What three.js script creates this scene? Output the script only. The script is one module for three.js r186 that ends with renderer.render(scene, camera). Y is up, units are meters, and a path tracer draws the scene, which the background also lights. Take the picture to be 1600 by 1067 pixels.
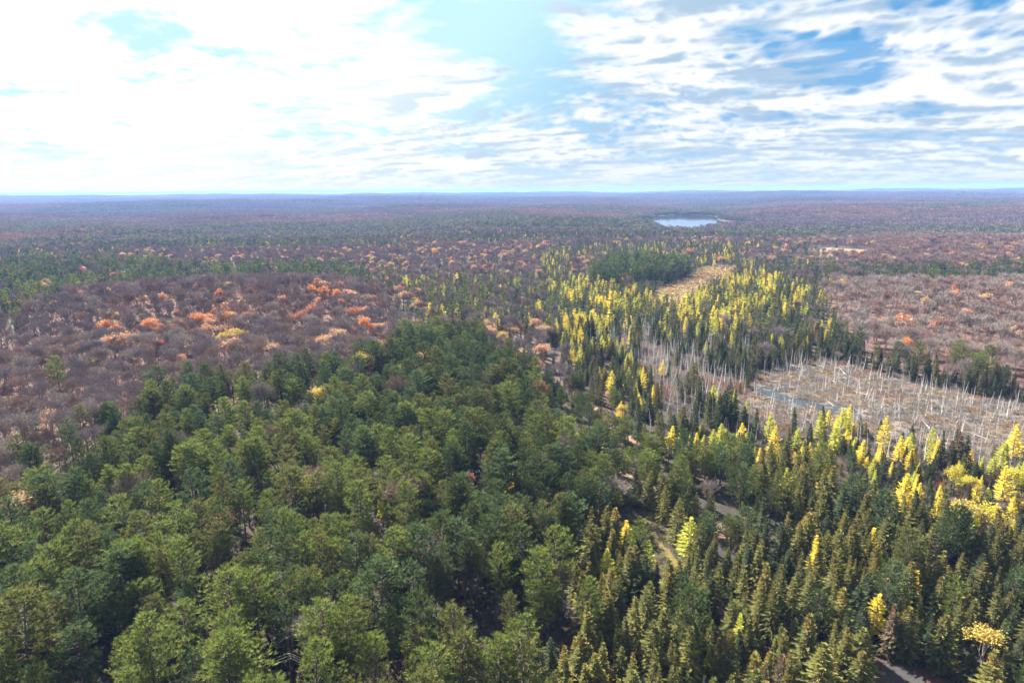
import * as THREE from 'three';

// ---------------------------------------------------------------- camera, sky, sun, exposure
const scene = new THREE.Scene();
const camera = new THREE.PerspectiveCamera(53.13, 1024 / 682, 1, 60000);
camera.position.set(0, 90, 0);
camera.rotation.order = 'YXZ';
camera.rotation.set(THREE.MathUtils.degToRad(-12.55), 0, THREE.MathUtils.degToRad(-0.5));
camera.updateMatrixWorld(true);
const renderer = new THREE.WebGLRenderer({ antialias: true });
renderer.toneMapping = THREE.LinearToneMapping;
renderer.toneMappingExposure = 5.2;
renderer.shadowMap.enabled = true;
const SUN_AZ = -34, SUN_EL = 39;                         // degrees: ahead and a little left of the view, autumn noon
const rad = THREE.MathUtils.degToRad, { lerp, clamp, smoothstep } = THREE.MathUtils;
const sunDir = new THREE.Vector3(Math.sin(rad(SUN_AZ)) * Math.cos(rad(SUN_EL)), Math.sin(rad(SUN_EL)), -Math.cos(rad(SUN_AZ)) * Math.cos(rad(SUN_EL)));
const sun = new THREE.DirectionalLight(new THREE.Color(1, 0.93, 0.8), 5);
sun.name = 'sun';
sun.position.copy(sunDir).multiplyScalar(1500).add(new THREE.Vector3(0, 0, -400));
sun.target.position.set(0, 0, -400);
sun.castShadow = true;
Object.assign(sun.shadow.camera, { left: -700, right: 700, top: 700, bottom: -700, near: 10, far: 4000 });
sun.shadow.mapSize.set(4096, 4096);
scene.add(sun, sun.target);

// seeded random and value noise
function rng(seed) { let s = seed >>> 0; return () => { s = (s + 0x6d2b79f5) >>> 0; let t = Math.imul(s ^ (s >>> 15), 1 | s); t = (t + Math.imul(t ^ (t >>> 7), 61 | t)) ^ t; return ((t ^ (t >>> 14)) >>> 0) / 4294967296; }; }
const NT = new Float32Array(65536); { const r = rng(77); for (let i = 0; i < 65536; i++) NT[i] = r(); }
function noise(x, y) {
  const xi = Math.floor(x), yi = Math.floor(y); let fx = x - xi, fy = y - yi;
  fx = fx * fx * fx * (fx * (fx * 6 - 15) + 10); fy = fy * fy * fy * (fy * (fy * 6 - 15) + 10);
  const a = (xi & 255), b = ((xi + 1) & 255), c = (yi & 255) << 8, d = ((yi + 1) & 255) << 8;
  const p = NT[a + c], q = NT[b + c], r = NT[a + d], s = NT[b + d];
  return p + (q - p) * fx + (r - p) * fy + (p - q - r + s) * fx * fy;
}
function fbm(x, y, n = 4) { let s = 0, a = 0.5, t = 0; for (let i = 0; i < n; i++) { s += a * noise(x, y); t += a; a *= 0.5; const nx = x * 1.62 - y * 1.18 + 17.3; y = x * 1.18 + y * 1.62 + 9.1; x = nx; } return s / t; }

function makeSky() {
  const W = 4096, H = 2048, data = new Float32Array(W * H * 4), GAIN = 0.232;
  const mixc = (a, b, t) => [lerp(a[0], b[0], t), lerp(a[1], b[1], t), lerp(a[2], b[2], t)];
  // openings in the cloud layer: azimuth, elevation, half width, half height (degrees), strength
  const gaps = [[-3, 12.8, 7, 2.2, 0.34], [3.5, 9.4, 4.2, 2.6, 0.34], [18, 11, 2.6, 1.3, 0.22], [28, 14, 3.5, 1.0, 0.16], [-24, 14.4, 8, 0.8, 0.2], [-23, 5.9, 7, 0.5, 0.14], [-17, 4.3, 8, 0.45, 0.12]];
  for (let row = 0; row < H; row++) {
    const el = ((row + 0.5) / H - 0.5) * Math.PI, se = Math.sin(el), ce = Math.cos(el), eld = el * 180 / Math.PI;
    for (let col = 0; col < W; col++) {
      const o = (row * W + col) * 4; data[o + 3] = 1;
      if (el < -0.01) { data[o] = 0.04; data[o + 1] = 0.035; data[o + 2] = 0.035; continue; }
      if (eld > 24 && (row & 1 || col & 1)) { const n = ((row & ~1) * W + (col & ~1)) * 4; if (n !== o && data[n + 3]) { data[o] = data[n]; data[o + 1] = data[n + 1]; data[o + 2] = data[n + 2]; if (data[n]) continue; } }
      const ph = ((col + 0.5) / W - 0.5) * 2 * Math.PI, x = ce * Math.cos(ph), z = ce * Math.sin(ph);
      const azd = Math.atan2(x, -z) * 180 / Math.PI;
      const cs = x * sunDir.x + se * sunDir.y + z * sunDir.z;
      const glow = Math.pow(Math.max(0, 0.5 + 0.5 * cs), 9), core = Math.pow(Math.max(0, cs), 14);
      const wide = smoothstep(glow, 0.14, 0.6);
      // clear air
      let c = mixc([0.06, 0.30, 0.64], [0.52, 0.80, 0.90], smoothstep(glow, 0.04, 0.36));
      c = mixc(c, [0.60, 0.76, 0.86], Math.exp(-Math.max(eld, 0) / 5) * 0.7);
      // cloud layer on a flat sheet overhead
      const k = 1 / (Math.max(se, 0) + 0.15), u0 = x * k, v0 = z * k;
      const u = u0 * 0.94 + v0 * 0.34, v = -u0 * 0.34 + v0 * 0.94;
      const w1 = fbm(u * 1.1 + 3, v * 1.1 + 8, 3) - 0.5, w2 = fbm(u * 1.1 + 31, v * 1.1 + 5, 3) - 0.5;
      const n1 = fbm(u * 2.4 + w1 * 1.9 + 11, v * 2.7 + w2 * 1.9 + 4, 6);
      const n2 = fbm(u * 13 + w2 * 6 + 5, v * 12 + w1 * 6 + 40, 5);
      let bias = 0.2 + 0.05 * (1 - smoothstep(eld, 6, 11));
      for (const g of gaps) { const dx = (azd - g[0]) / g[2], dy = (eld - g[1]) / g[3], q = dx * dx + dy * dy; if (q < 6) { const e = Math.exp(-q * q * 0.6); bias -= g[4] * e; } }
      const dens = n1 + bias + (n2 - 0.5) * 0.6;
      const cover = smoothstep(dens, 0.36, 0.74);
      const n3 = fbm(u * 3.6 + w2 * 2.6 + 71, v * 8.5 + w1 * 2.6 + 13, 5);
      const shade = smoothstep(n3 + (n2 - 0.5) * 0.55, 0.40, 0.74);
      let cl = mixc([0.90, 0.91, 0.92], [0.36, 0.50, 0.66], shade * (0.95 - 0.88 * wide));
      const boost = 1 + 0.26 * wide + 0.9 * core;
      cl = [cl[0] * boost, cl[1] * boost, cl[2] * boost];
      c = mixc(c, cl, cover * 0.97);
      // thin veil towards the horizon
      const hz = Math.exp(-Math.max(eld, 0) / 2.0);
      c = mixc(c, mixc([0.58, 0.70, 0.80], [0.88, 0.89, 0.88], smoothstep(glow, 0.08, 0.42)), hz * 0.85);
      data[o] = c[0] * GAIN; data[o + 1] = c[1] * GAIN; data[o + 2] = c[2] * GAIN;
    }
  }
  const t = new THREE.DataTexture(data, W, H, THREE.RGBAFormat, THREE.FloatType);
  t.mapping = THREE.EquirectangularReflectionMapping; t.magFilter = THREE.LinearFilter; t.minFilter = THREE.LinearFilter; t.needsUpdate = true;
  return t;
}
scene.background = makeSky();
scene.environment = scene.background;
scene.fog = new THREE.FogExp2(new THREE.Color(0.27, 0.46, 1.0), 0.000075);

// ---------------------------------------------------------------- helpers
const counts = {};
function numbered(name) { const n = counts[name] = (counts[name] ?? -1) + 1; return n ? name + '_' + String(n).padStart(3, '0') : name; }
function shadows(o) { o.traverse((m) => { if (m.isMesh) { m.castShadow = true; m.receiveShadow = true; } }); return o; }
function tag(o, label, category, group, kind) { if (label) o.userData.label = label; if (category) o.userData.category = category; if (group) o.userData.group = group; if (kind) o.userData.kind = kind; return o; }
function std(r, g, b, opt = {}) { return new THREE.MeshStandardMaterial({ color: new THREE.Color().setRGB(r, g, b), roughness: 0.95, metalness: 0, side: THREE.DoubleSide, ...opt }); }
function leafMat(r, g, b, through = 0.38) { return new THREE.MeshPhysicalMaterial({ color: new THREE.Color().setRGB(r, g, b), roughness: 0.9, metalness: 0, transmission: through, thickness: 0, ior: 1.3, specularIntensity: 0.35, side: THREE.DoubleSide, vertexColors: true }); }
function inPoly(p, x, z) { let c = false; for (let i = 0, j = p.length - 1; i < p.length; j = i++) { const a = p[i], b = p[j]; if ((a[1] > z) !== (b[1] > z) && x < (b[0] - a[0]) * (z - a[1]) / (b[1] - a[1]) + a[0]) c = !c; } return c; }
function distLine(p, x, z) { let m = 1e9; for (let i = 0; i + 1 < p.length; i++) { const [ax, az] = p[i], [bx, bz] = p[i + 1], dx = bx - ax, dz = bz - az, t = clamp(((x - ax) * dx + (z - az) * dz) / (dx * dx + dz * dz), 0, 1); m = Math.min(m, Math.hypot(x - ax - dx * t, z - az - dz * t)); } return m; }
function edgeDist(p, x, z) { const d = distLine([...p, p[0]], x, z); return inPoly(p, x, z) ? d : -d; }

// ---------------------------------------------------------------- the lie of the land (metres; camera stands over 0,0 and looks along -z)
const P = {
  bog: [[86, -262], [95, -285], [110, -310], [123, -329], [143, -345], [165, -350], [178, -330], [190, -304], [206, -283], [240, -262], [262, -240], [230, -205], [185, -196], [160, -214], [143, -228], [124, -241], [104, -252]],
  meadow: [[104, -520], [124, -590], [144, -640], [176, -690], [220, -790], [262, -792], [228, -694], [176, -610], [146, -545], [122, -500]],
  meadowFar: [[380, -850], [401, -975], [470, -1030], [470, -880], [410, -790]],
  pine: [[-150, -90], [-150, -140], [-132, -162], [-128, -178], [-140, -215], [-149, -249], [-145, -276], [-121, -266], [-111, -287], [-95, -307], [-68, -294], [-66, -339], [-55, -385], [-22, -388], [-3, -350], [14, -285], [20, -240], [24, -196], [24, -160], [8, -125], [2, -80]],
  hillWood: [[-278, -345], [-330, -500], [-295, -600], [-216, -625], [-135, -610], [-76, -445], [-52, -320], [-66, -300], [-88, -295], [-105, -275], [-134, -258], [-155, -230], [-170, -175], [-230, -220]],
  valley: [[-620, -900], [-620, -560], [-420, -400], [-285, -345], [-335, -500], [-300, -605], [-216, -630], [-135, -630], [-150, -690], [-182, -780], [-350, -790]],
  rightHill: [[255, -560], [299, -610], [350, -570], [460, -600], [600, -560], [420, -320], [300, -250], [262, -262], [215, -290], [200, -318], [190, -345], [207, -410], [222, -470]],
  rightStrip: [[250, -680], [300, -612], [350, -572], [460, -602], [640, -560], [900, -640], [680, -690], [520, -690], [387, -690]],
  russet: [[380, -695], [364, -779], [480, -850], [480, -960], [640, -1200], [1000, -1000], [900, -650], [680, -695], [520, -695]],
  clump: [[84, -590], [124, -632], [150, -662], [196, -745], [180, -800], [110, -790], [80, -680]],
  tamA: [[30, -438], [70, -446], [58, -353], [33, -330], [24, -367]],
  tamB: [[32, -621], [83, -634], [108, -541], [119, -473], [85, -436], [50, -528]],
  tamC: [[112, -486], [187, -602], [251, -669], [246, -574], [199, -465], [155, -428], [125, -438], [85, -425]],
  tamD: [[30, -331], [56, -353], [90, -333], [74, -255], [58, -212], [46, -215], [34, -275]],
  tamE: [[80, -224], [111, -226], [134, -210], [160, -192], [215, -196], [190, -150], [129, -152], [118, -166], [103, -182], [78, -195]],
  swamp: [[40, -1060], [420, -1100], [400, -930], [285, -595], [229, -493], [205, -400], [190, -345], [165, -352], [112, -325], [76, -395], [30, -457], [26, -590]],
  fringe: [[52, -392], [84, -452], [134, -372], [124, -328], [92, -266], [101, -253], [120, -241], [160, -212], [185, -196], [215, -200], [180, -178], [136, -206], [113, -226], [87, -228], [64, -250], [62, -310]],
  plantation: [[8, -139], [27, -164], [46, -200], [63, -214], [80, -211], [101, -184], [123, -152], [190, -150], [190, -80], [2, -80]],
  clearing: [[26, -168], [31, -179], [41, -180], [42, -160], [42, -147], [37, -141], [33, -150]],
  site: [[49, -172], [61, -173], [62, -163], [51, -162]],
  yard: [[64, -115], [72, -117], [80, -113], [82, -92], [60, -92]],
};
const trailMain = [[21, -270], [24, -240], [29, -220], [33, -209], [41, -200], [46, -191], [42, -182], [37, -174], [38, -160], [40.5, -146]];
const trailSide = [[33, -282], [36, -266], [39, -250], [43, -238], [46, -228]];
const LAKE = { x: 462, z: -1860, a: 500, b: 135, t: Math.atan2(-900, 225) };
function lakeR(x, z) { const c = Math.cos(LAKE.t), s = Math.sin(LAKE.t), dx = x - LAKE.x, dz = z - LAKE.z, p = (dx * c + dz * s) / LAKE.a, q = (-dx * s + dz * c) / LAKE.b; return Math.hypot(p, q * (1 + 0.25 * Math.sin(p * 5))); }
const bump = (x, z, cx, cz, sx, sz, a) => a * Math.exp(-(((x - cx) / sx) ** 2) - (((z - cz) / sz) ** 2));
function height(x, z) {
  const r = Math.hypot(x, z);
  let h = bump(x, z, -205, -475, 130, 110, 16) + bump(x, z, -300, -420, 90, 80, 4) + bump(x, z, 350, -480, 110, 80, 9) + bump(x, z, 620, -860, 240, 130, 12) + bump(x, z, 130, -1520, 210, 170, 17) + bump(x, z, -90, -300, 60, 60, 3);
  if (r > 700) {
    const far = smoothstep(r, 900, 4500), flat = smoothstep(lakeR(x, z), 1.1, 2.6);
    h += flat * ((fbm(x / 1000 + 5, z / 1000 + 2, 4) - 0.42) * 80 * far + (fbm(x / 420 + 50, z / 420, 3) - 0.5) * 20 * smoothstep(r, 700, 1600));
    h += 11 * smoothstep(r, 12000, 12600) + 10 * (noise(x / 160, z / 160) - 0.5) * smoothstep(r, 12000, 12600);
    h += smoothstep(r, 7000, 15000) * (fbm(x / 4200 + 9, z / 4200, 3) * 34 - 8 + 26 * smoothstep(-x / r, 0.15, 0.55));
    if (r > 1300) h = h > 45 ? 45 + (h - 45) * 0.45 : h;
    h -= 5 * (1 - smoothstep(lakeR(x, z), 0.9, 1.08));
  }
  return h;
}

// ---------------------------------------------------------------- ground
function grainTexture(seed, lo, hi, scale) {
  const n = 512, d = new Uint8Array(n * n * 4), r = rng(seed);
  for (let j = 0; j < n; j++) for (let i = 0; i < n; i++) {
    const wrap = (f, s) => { const a = i / n, b = j / n, q = (p) => p * p * (3 - 2 * p), e = f; const A = noise(a * e + s, b * e), B = noise((a - 1) * e + s, b * e), C = noise(a * e + s, (b - 1) * e), D = noise((a - 1) * e + s, (b - 1) * e), tx = q(a), ty = q(b); return lerp(lerp(A, B, tx), lerp(C, D, tx), ty); };
    const v = wrap(scale, seed) * 0.35 + wrap(scale * 4.3, seed + 9) * 0.35 + r() * 0.3;
    const q = clamp(lo + (hi - lo) * v, 0, 1) * 255, o = (j * n + i) * 4; d[o] = q; d[o + 1] = q; d[o + 2] = q; d[o + 3] = 255;
  }
  const t = new THREE.DataTexture(d, n, n); t.wrapS = t.wrapT = THREE.RepeatWrapping; t.magFilter = THREE.LinearFilter; t.colorSpace = THREE.SRGBColorSpace; t.needsUpdate = true; return t;
}
const grain = grainTexture(3, 0.45, 1.15, 18);
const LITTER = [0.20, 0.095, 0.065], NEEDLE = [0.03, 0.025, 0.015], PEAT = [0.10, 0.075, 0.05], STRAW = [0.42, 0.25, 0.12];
function groundColor(x, z) {
  const n = fbm(x / 22, z / 22, 4), m = fbm(x / 6 + 40, z / 6, 3);
  let c;
  if (Math.hypot(x, z) > 5000) return fbm(x / 700 + 2, z / 420 + 6, 4) > 0.56 ? [0.045, 0.075, 0.04] : [lerp(0.11, 0.17, n), lerp(0.09, 0.12, n), 0.11];   // closed canopy, too far to tell the trees
  if (inPoly(P.meadow, x, z) || inPoly(P.meadowFar, x, z)) c = [lerp(0.18, 0.28, n), lerp(0.12, 0.2, n), lerp(0.04, 0.08, m)];
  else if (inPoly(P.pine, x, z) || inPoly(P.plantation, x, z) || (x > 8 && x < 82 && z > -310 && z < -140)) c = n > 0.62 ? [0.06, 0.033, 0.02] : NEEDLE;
  else if (inPoly(P.hillWood, x, z) || inPoly(P.rightHill, x, z) || inPoly(P.russet, x, z)) c = [lerp(0.08, 0.17, m), lerp(0.04, 0.08, m), lerp(0.032, 0.058, n)];
  else if (inPoly(P.swamp, x, z) || inPoly(P.fringe, x, z) || inPoly(P.valley, x, z)) c = [lerp(0.04, 0.1, m), lerp(0.032, 0.075, m), 0.035];
  else c = [lerp(0.05, 0.1, m), lerp(0.03, 0.055, n), lerp(0.025, 0.042, m)];
  return c;
}
function buildGround() {
  const NX = 480, NZ = 380, a = 150, pos = new Float32Array((NX + 1) * (NZ + 1) * 3), col = new Float32Array(pos.length), uv = new Float32Array((NX + 1) * (NZ + 1) * 2), idx = [];
  const bx = Math.asinh(30000 / a), bz = Math.asinh(34000 / a);
  for (let j = 0; j <= NZ; j++) for (let i = 0; i <= NX; i++) {
    const x = a * Math.sinh((i / NX * 2 - 1) * bx), z = 260 - a * Math.sinh(j / NZ * bz) - 0, o = j * (NX + 1) + i;
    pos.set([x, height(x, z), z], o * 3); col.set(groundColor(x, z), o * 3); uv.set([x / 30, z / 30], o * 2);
    if (i < NX && j < NZ) idx.push(o, o + 1, o + NX + 1, o + 1, o + NX + 2, o + NX + 1);
  }
  const g = new THREE.BufferGeometry();
  g.setAttribute('position', new THREE.BufferAttribute(pos, 3)); g.setAttribute('color', new THREE.BufferAttribute(col, 3)); g.setAttribute('uv', new THREE.BufferAttribute(uv, 2)); g.setIndex(idx); g.computeVertexNormals();
  const m = new THREE.Mesh(g, new THREE.MeshStandardMaterial({ vertexColors: true, map: grain, roughness: 1, bumpMap: grain, bumpScale: 0.12, side: THREE.DoubleSide }));
  m.name = 'ground'; m.userData.kind = 'structure'; m.receiveShadow = true; scene.add(m);
}
buildGround();

// a fine sheet clipped to an outline, a little above the ground, with its own relief and colours
function sheet(name, inside, box, step, yOf, colOf, mat, kind) {
  const pos = [], col = [], uv = [], id = new Map(), idx = [];
  const vert = (i, j) => { const k = i * 100000 + j; if (!id.has(k)) { const x = box[0] + i * step, z = box[1] + j * step; id.set(k, pos.length / 3); pos.push(x, yOf(x, z), z); col.push(...colOf(x, z)); uv.push(x / 9, z / 9); } return id.get(k); };
  for (let i = 0; box[0] + i * step < box[2]; i++) for (let j = 0; box[1] + j * step < box[3]; j++) {
    if (!inside(box[0] + (i + 0.5) * step, box[1] + (j + 0.5) * step)) continue;
    idx.push(vert(i, j), vert(i, j + 1), vert(i + 1, j), vert(i + 1, j), vert(i, j + 1), vert(i + 1, j + 1));
  }
  const g = new THREE.BufferGeometry();
  g.setAttribute('position', new THREE.Float32BufferAttribute(pos, 3)); g.setAttribute('color', new THREE.Float32BufferAttribute(col, 3)); g.setAttribute('uv', new THREE.Float32BufferAttribute(uv, 2)); g.setIndex(idx); g.computeVertexNormals();
  const m = new THREE.Mesh(g, mat); m.name = name; m.userData.kind = kind ?? 'structure'; m.castShadow = m.receiveShadow = true; scene.add(m); return m;
}
const soil = new THREE.MeshStandardMaterial({ vertexColors: true, map: grain, roughness: 1, side: THREE.DoubleSide });
const wob = (x, z) => (fbm(x / 3.5, z / 3.5, 3) - 0.5) * 2.2;
sheet('trail', (x, z) => distLine(trailMain, x, z) + wob(x, z) < 1.1, [8, -304, 50, -140], 0.6, (x, z) => height(x, z) + 0.05 + 0.05 * noise(x, z), (x, z) => { const g = noise(x / 2.2, z / 3.2), near = smoothstep(z, -195, -178); const c = [lerp(0.16, 0.27, g), lerp(0.1, 0.185, g), lerp(0.06, 0.12, g)], y = [lerp(0.08, 0.17, g), lerp(0.07, 0.125, g), 0.02]; return c.map((v, i) => lerp(v, y[i], near)); }, soil);  // yellower near end paints in a sunlit strip of grass across the clearing
sheet('side_trail', (x, z) => distLine(trailSide, x, z) + wob(x, z) < 1.7, [26, -290, 54, -220], 0.7, (x, z) => height(x, z) + 0.09 + 0.05 * noise(x, z), (x, z) => { const g = noise(x / 2, z / 3); return [lerp(0.22, 0.36, g), lerp(0.12, 0.22, g), lerp(0.08, 0.14, g)]; }, soil);
sheet('clearing', (x, z) => edgeDist(P.clearing, x, z) + wob(x, z) > 0.6, [16, -192, 50, -132], 0.7, (x, z) => height(x, z) + 0.025 + 0.02 * noise(x, z), (x, z) => { const g = fbm(x / 3, z / 3, 3); return g > 0.5 ? [0.05, 0.05, 0.013] : [0.035, 0.022, 0.012]; }, soil);  // ground colours set dark to stand in for shade over the clearing
sheet('bare_soil', (x, z) => edgeDist(P.site, x, z) + wob(x, z) > 0.6, [46, -176, 66, -158], 0.6, (x, z) => height(x, z) + 0.05 + 0.05 * noise(x, z), (x, z) => { const g = fbm(x / 2, z / 2, 3); return [lerp(0.22, 0.42, g), lerp(0.1, 0.2, g), 0.1]; }, soil);
sheet('dirt_yard', (x, z) => edgeDist(P.yard, x, z) + wob(x, z) > 0.6, [54, -126, 92, -92], 0.7, (x, z) => height(x, z) + 0.05 + 0.05 * noise(x, z), (x, z) => { const d = Math.hypot((x - 73) / 3.5, (z + 108) / 8) + wob(x, z) * 0.3; return d < 1 ? [0.045, 0.04, 0.042] : [lerp(0.05, 0.09, noise(x, z)), 0.03, 0.02]; }, soil);  // dirt colours darkened, with the shade of surrounding trees painted in

// bog: hummocks with pools between
const poolDepth = (x, z) => Math.max(1 - distLine([[104, -296], [113, -300], [117, -285], [128, -272], [137, -262]], x, z) / 7.6, 0.6 - distLine([[150, -286], [168, -270], [186, -262]], x, z) / 4);
function bogY(x, z) {
  const e = clamp(edgeDist(P.bog, x, z) / 5, -0.6, 1);
  const hum = fbm(x / 2.6, z / 2.6, 3) * 1.1 + fbm(x / 14, z / 14, 2) * 0.5;
  return height(x, z) + lerp(-0.3, 0.08 + hum - 0.62 * smoothstep(poolDepth(x, z), 0.0, 0.7), smoothstep(e, -0.5, 0.9));
}
sheet('bog', (x, z) => edgeDist(P.bog, x, z) > -3, [80, -356, 268, -188], 0.9, bogY, (x, z) => {
  const n = fbm(x / 9 + 7, z / 9, 4), m = fbm(x / 2.4, z / 2.4 + 30, 3);
  if (m < 0.48) return [0.06, 0.045, 0.035];
  if (n > 0.62) return [0.2, 0.115, 0.045];
  return [lerp(0.08, 0.2, m), lerp(0.065, 0.165, m), lerp(0.055, 0.14, m)];
}, soil);
const waterMat = new THREE.MeshPhysicalMaterial({ color: new THREE.Color().setRGB(0.03, 0.035, 0.035), roughness: 0.06, metalness: 0, ior: 1.33, specularIntensity: 1 });
{
  const s = new THREE.Shape(P.bog.map(([x, z]) => new THREE.Vector2(lerp(x, 160, 0.04), -lerp(z, -270, 0.04))));
  const m = new THREE.Mesh(new THREE.ShapeGeometry(s).rotateX(-Math.PI / 2), waterMat); m.position.y = 0.4 + height(140, -280); m.name = 'bog_water'; m.userData.kind = 'structure'; m.receiveShadow = true; scene.add(m);
  const e = []; for (let i = 0; i < 96; i++) { const t = i / 96 * 2 * Math.PI, c = Math.cos(LAKE.t), sn = Math.sin(LAKE.t), w = 1 + 0.06 * Math.sin(t * 3 + 1) + 0.03 * Math.sin(t * 7), p = Math.cos(t) * LAKE.a * w, q = Math.sin(t) * LAKE.b * w / (1 + 0.25 * Math.sin(Math.cos(t) * 5)); e.push(new THREE.Vector2(LAKE.x + p * c - q * sn, -(LAKE.z + p * sn + q * c))); }
  const l = new THREE.Mesh(new THREE.ShapeGeometry(new THREE.Shape(e)).rotateX(-Math.PI / 2), waterMat); l.position.y = -0.6; l.name = 'lake'; l.userData.kind = 'structure'; l.receiveShadow = true; scene.add(l);
}

// ---------------------------------------------------------------- tree shapes
const V = (x, y, z) => new THREE.Vector3(x, y, z);
class Geo {
  constructor() { this.p = []; this.c = []; }
  tri(a, b, c, s) { this.p.push(a.x, a.y, a.z, b.x, b.y, b.z, c.x, c.y, c.z); for (let i = 0; i < 3; i++) this.c.push(s[0], s[1], s[2]); }
  // pointed blade: two base corners and a tip
  blade(o, d, len, w, r, s) { const q = V((r() - 0.5) * 1.3, 0.75, (r() - 0.5) * 1.3).cross(d).normalize().multiplyScalar(w / 2); this.tri(o.clone().add(q), o.clone().sub(q), o.clone().addScaledVector(d, len), s); }
  // leaf-shaped piece that lies across its direction
  leaf(o, d, size, r, s) { const a = V(r() - 0.5, r() - 0.5, r() - 0.5).cross(d).normalize(), b = a.clone().cross(d).normalize().lerp(d, 0.5).normalize(); this.tri(o.clone().addScaledVector(a, size * 0.55), o.clone().addScaledVector(a, -size * 0.55), o.clone().addScaledVector(b, size), s); }
  tube(a, b, ra, rb, n, s) {
    const d = b.clone().sub(a).normalize(), u = (Math.abs(d.y) > 0.9 ? V(1, 0, 0) : V(0, 1, 0)).cross(d).normalize(), w = d.clone().cross(u);
    for (let i = 0; i < n; i++) {
      const t0 = i / n * 2 * Math.PI, t1 = (i + 1) / n * 2 * Math.PI, at = (o, r, t) => o.clone().addScaledVector(u, Math.cos(t) * r).addScaledVector(w, Math.sin(t) * r);
      const p = at(a, ra, t0), q = at(a, ra, t1), x = at(b, rb, t0), y = at(b, rb, t1);
      this.tri(p, q, y, s); this.tri(p, y, x, s);
    }
  }
  build() { const g = new THREE.BufferGeometry(); g.setAttribute('position', new THREE.Float32BufferAttribute(this.p, 3)); g.setAttribute('color', new THREE.Float32BufferAttribute(this.c, 3)); return g; }
}
const shadeOf = (r, spread = 0.35) => { const k = 1 - spread / 2 + r() * spread, w = (r() - 0.5) * 0.14; return [k * (1 + w), k, k * (1 - w)]; };
// every builder returns { trunk, crown } of a tree of unit-true size (metres) at the origin
function pineShape(seed, H, R, fine) {
  const r = rng(seed), crown = new Geo(), trunk = new Geo(), bark = [1, 1, 1];
  const lean = V((r() - 0.5) * 0.05, 1, (r() - 0.5) * 0.05), at = (t) => V(lean.x * H * t * t, H * t, lean.z * H * t * t);
  for (let i = 0; i < 6; i++) trunk.tube(at(i / 6), at((i + 1) / 6), 0.3 * (1 - i / 6.4), 0.3 * (1 - (i + 1) / 6.4), 6, bark);
  const t0 = 0.22 + r() * 0.16, step = fine ? 0.85 : 1.5, lop = r() * 6.28;
  for (let y = t0 * H; y < H * 0.985; y += step * (0.75 + r() * 0.5)) {
    const t = (y / H - t0) / (1 - t0), nb = (fine ? 5 : 4) + Math.floor(r() * 2), a0 = r() * 6.28;
    const prof = Math.pow(Math.sin(Math.PI * Math.min(0.96, 0.24 + 0.72 * t)), 0.8) * (t > 0.8 ? 1.1 - (t - 0.8) * 2.2 : 1);
    for (let b = 0; b < nb; b++) {
      if (r() < 0.12) continue;
      const az = a0 + b / nb * 6.28 + (r() - 0.5) * 0.7, L = Math.max(0.5, R * prof * (0.62 + 0.5 * r()) * (1 + 0.22 * Math.cos(az - lop))), rise = lerp(0.05, 0.75, t * t) + (r() - 0.5) * 0.2;
      const o = at(y / H), dir = V(Math.cos(az), rise, Math.sin(az)).normalize(), end = o.clone().addScaledVector(dir, L), side = V(-Math.sin(az), 0, Math.cos(az));
      if (L > 1) trunk.tube(o, end, 0.065, 0.02, 3, bark);
      const nt = Math.max(2, Math.round(L * (fine ? 2.5 : 1.0))), tint = shadeOf(r, 0.3);
      for (let k = 0; k < nt; k++) {
        const f = 0.28 + 0.72 * (k + r()) / nt, spread = 0.42 * L * f * (1.15 - f * 0.6), c = o.clone().addScaledVector(dir, L * f).addScaledVector(side, (r() - 0.5) * 2 * spread * 0.8); c.y += (r() - 0.3) * 0.35 + f * f * L * 0.12;
        const nbld = fine ? 10 : 4, s0 = 0.85 + r() * 0.3;
        for (let m = 0; m < nbld; m++) {
          const d = V(dir.x * 0.75 + (r() - 0.5) * 1.5, 0.7 + (r() - 0.35) * 1.1, dir.z * 0.75 + (r() - 0.5) * 1.5).normalize();
          crown.blade(c, d, (fine ? 0.78 : 1.25) * (0.6 + r() * 0.7), fine ? 0.165 : 0.75, r, tint.map((v) => v * s0 * (0.9 + r() * 0.2)));
        }
      }
    }
  }
  return { trunk: trunk.build(), crown: crown.build() };
}
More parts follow.
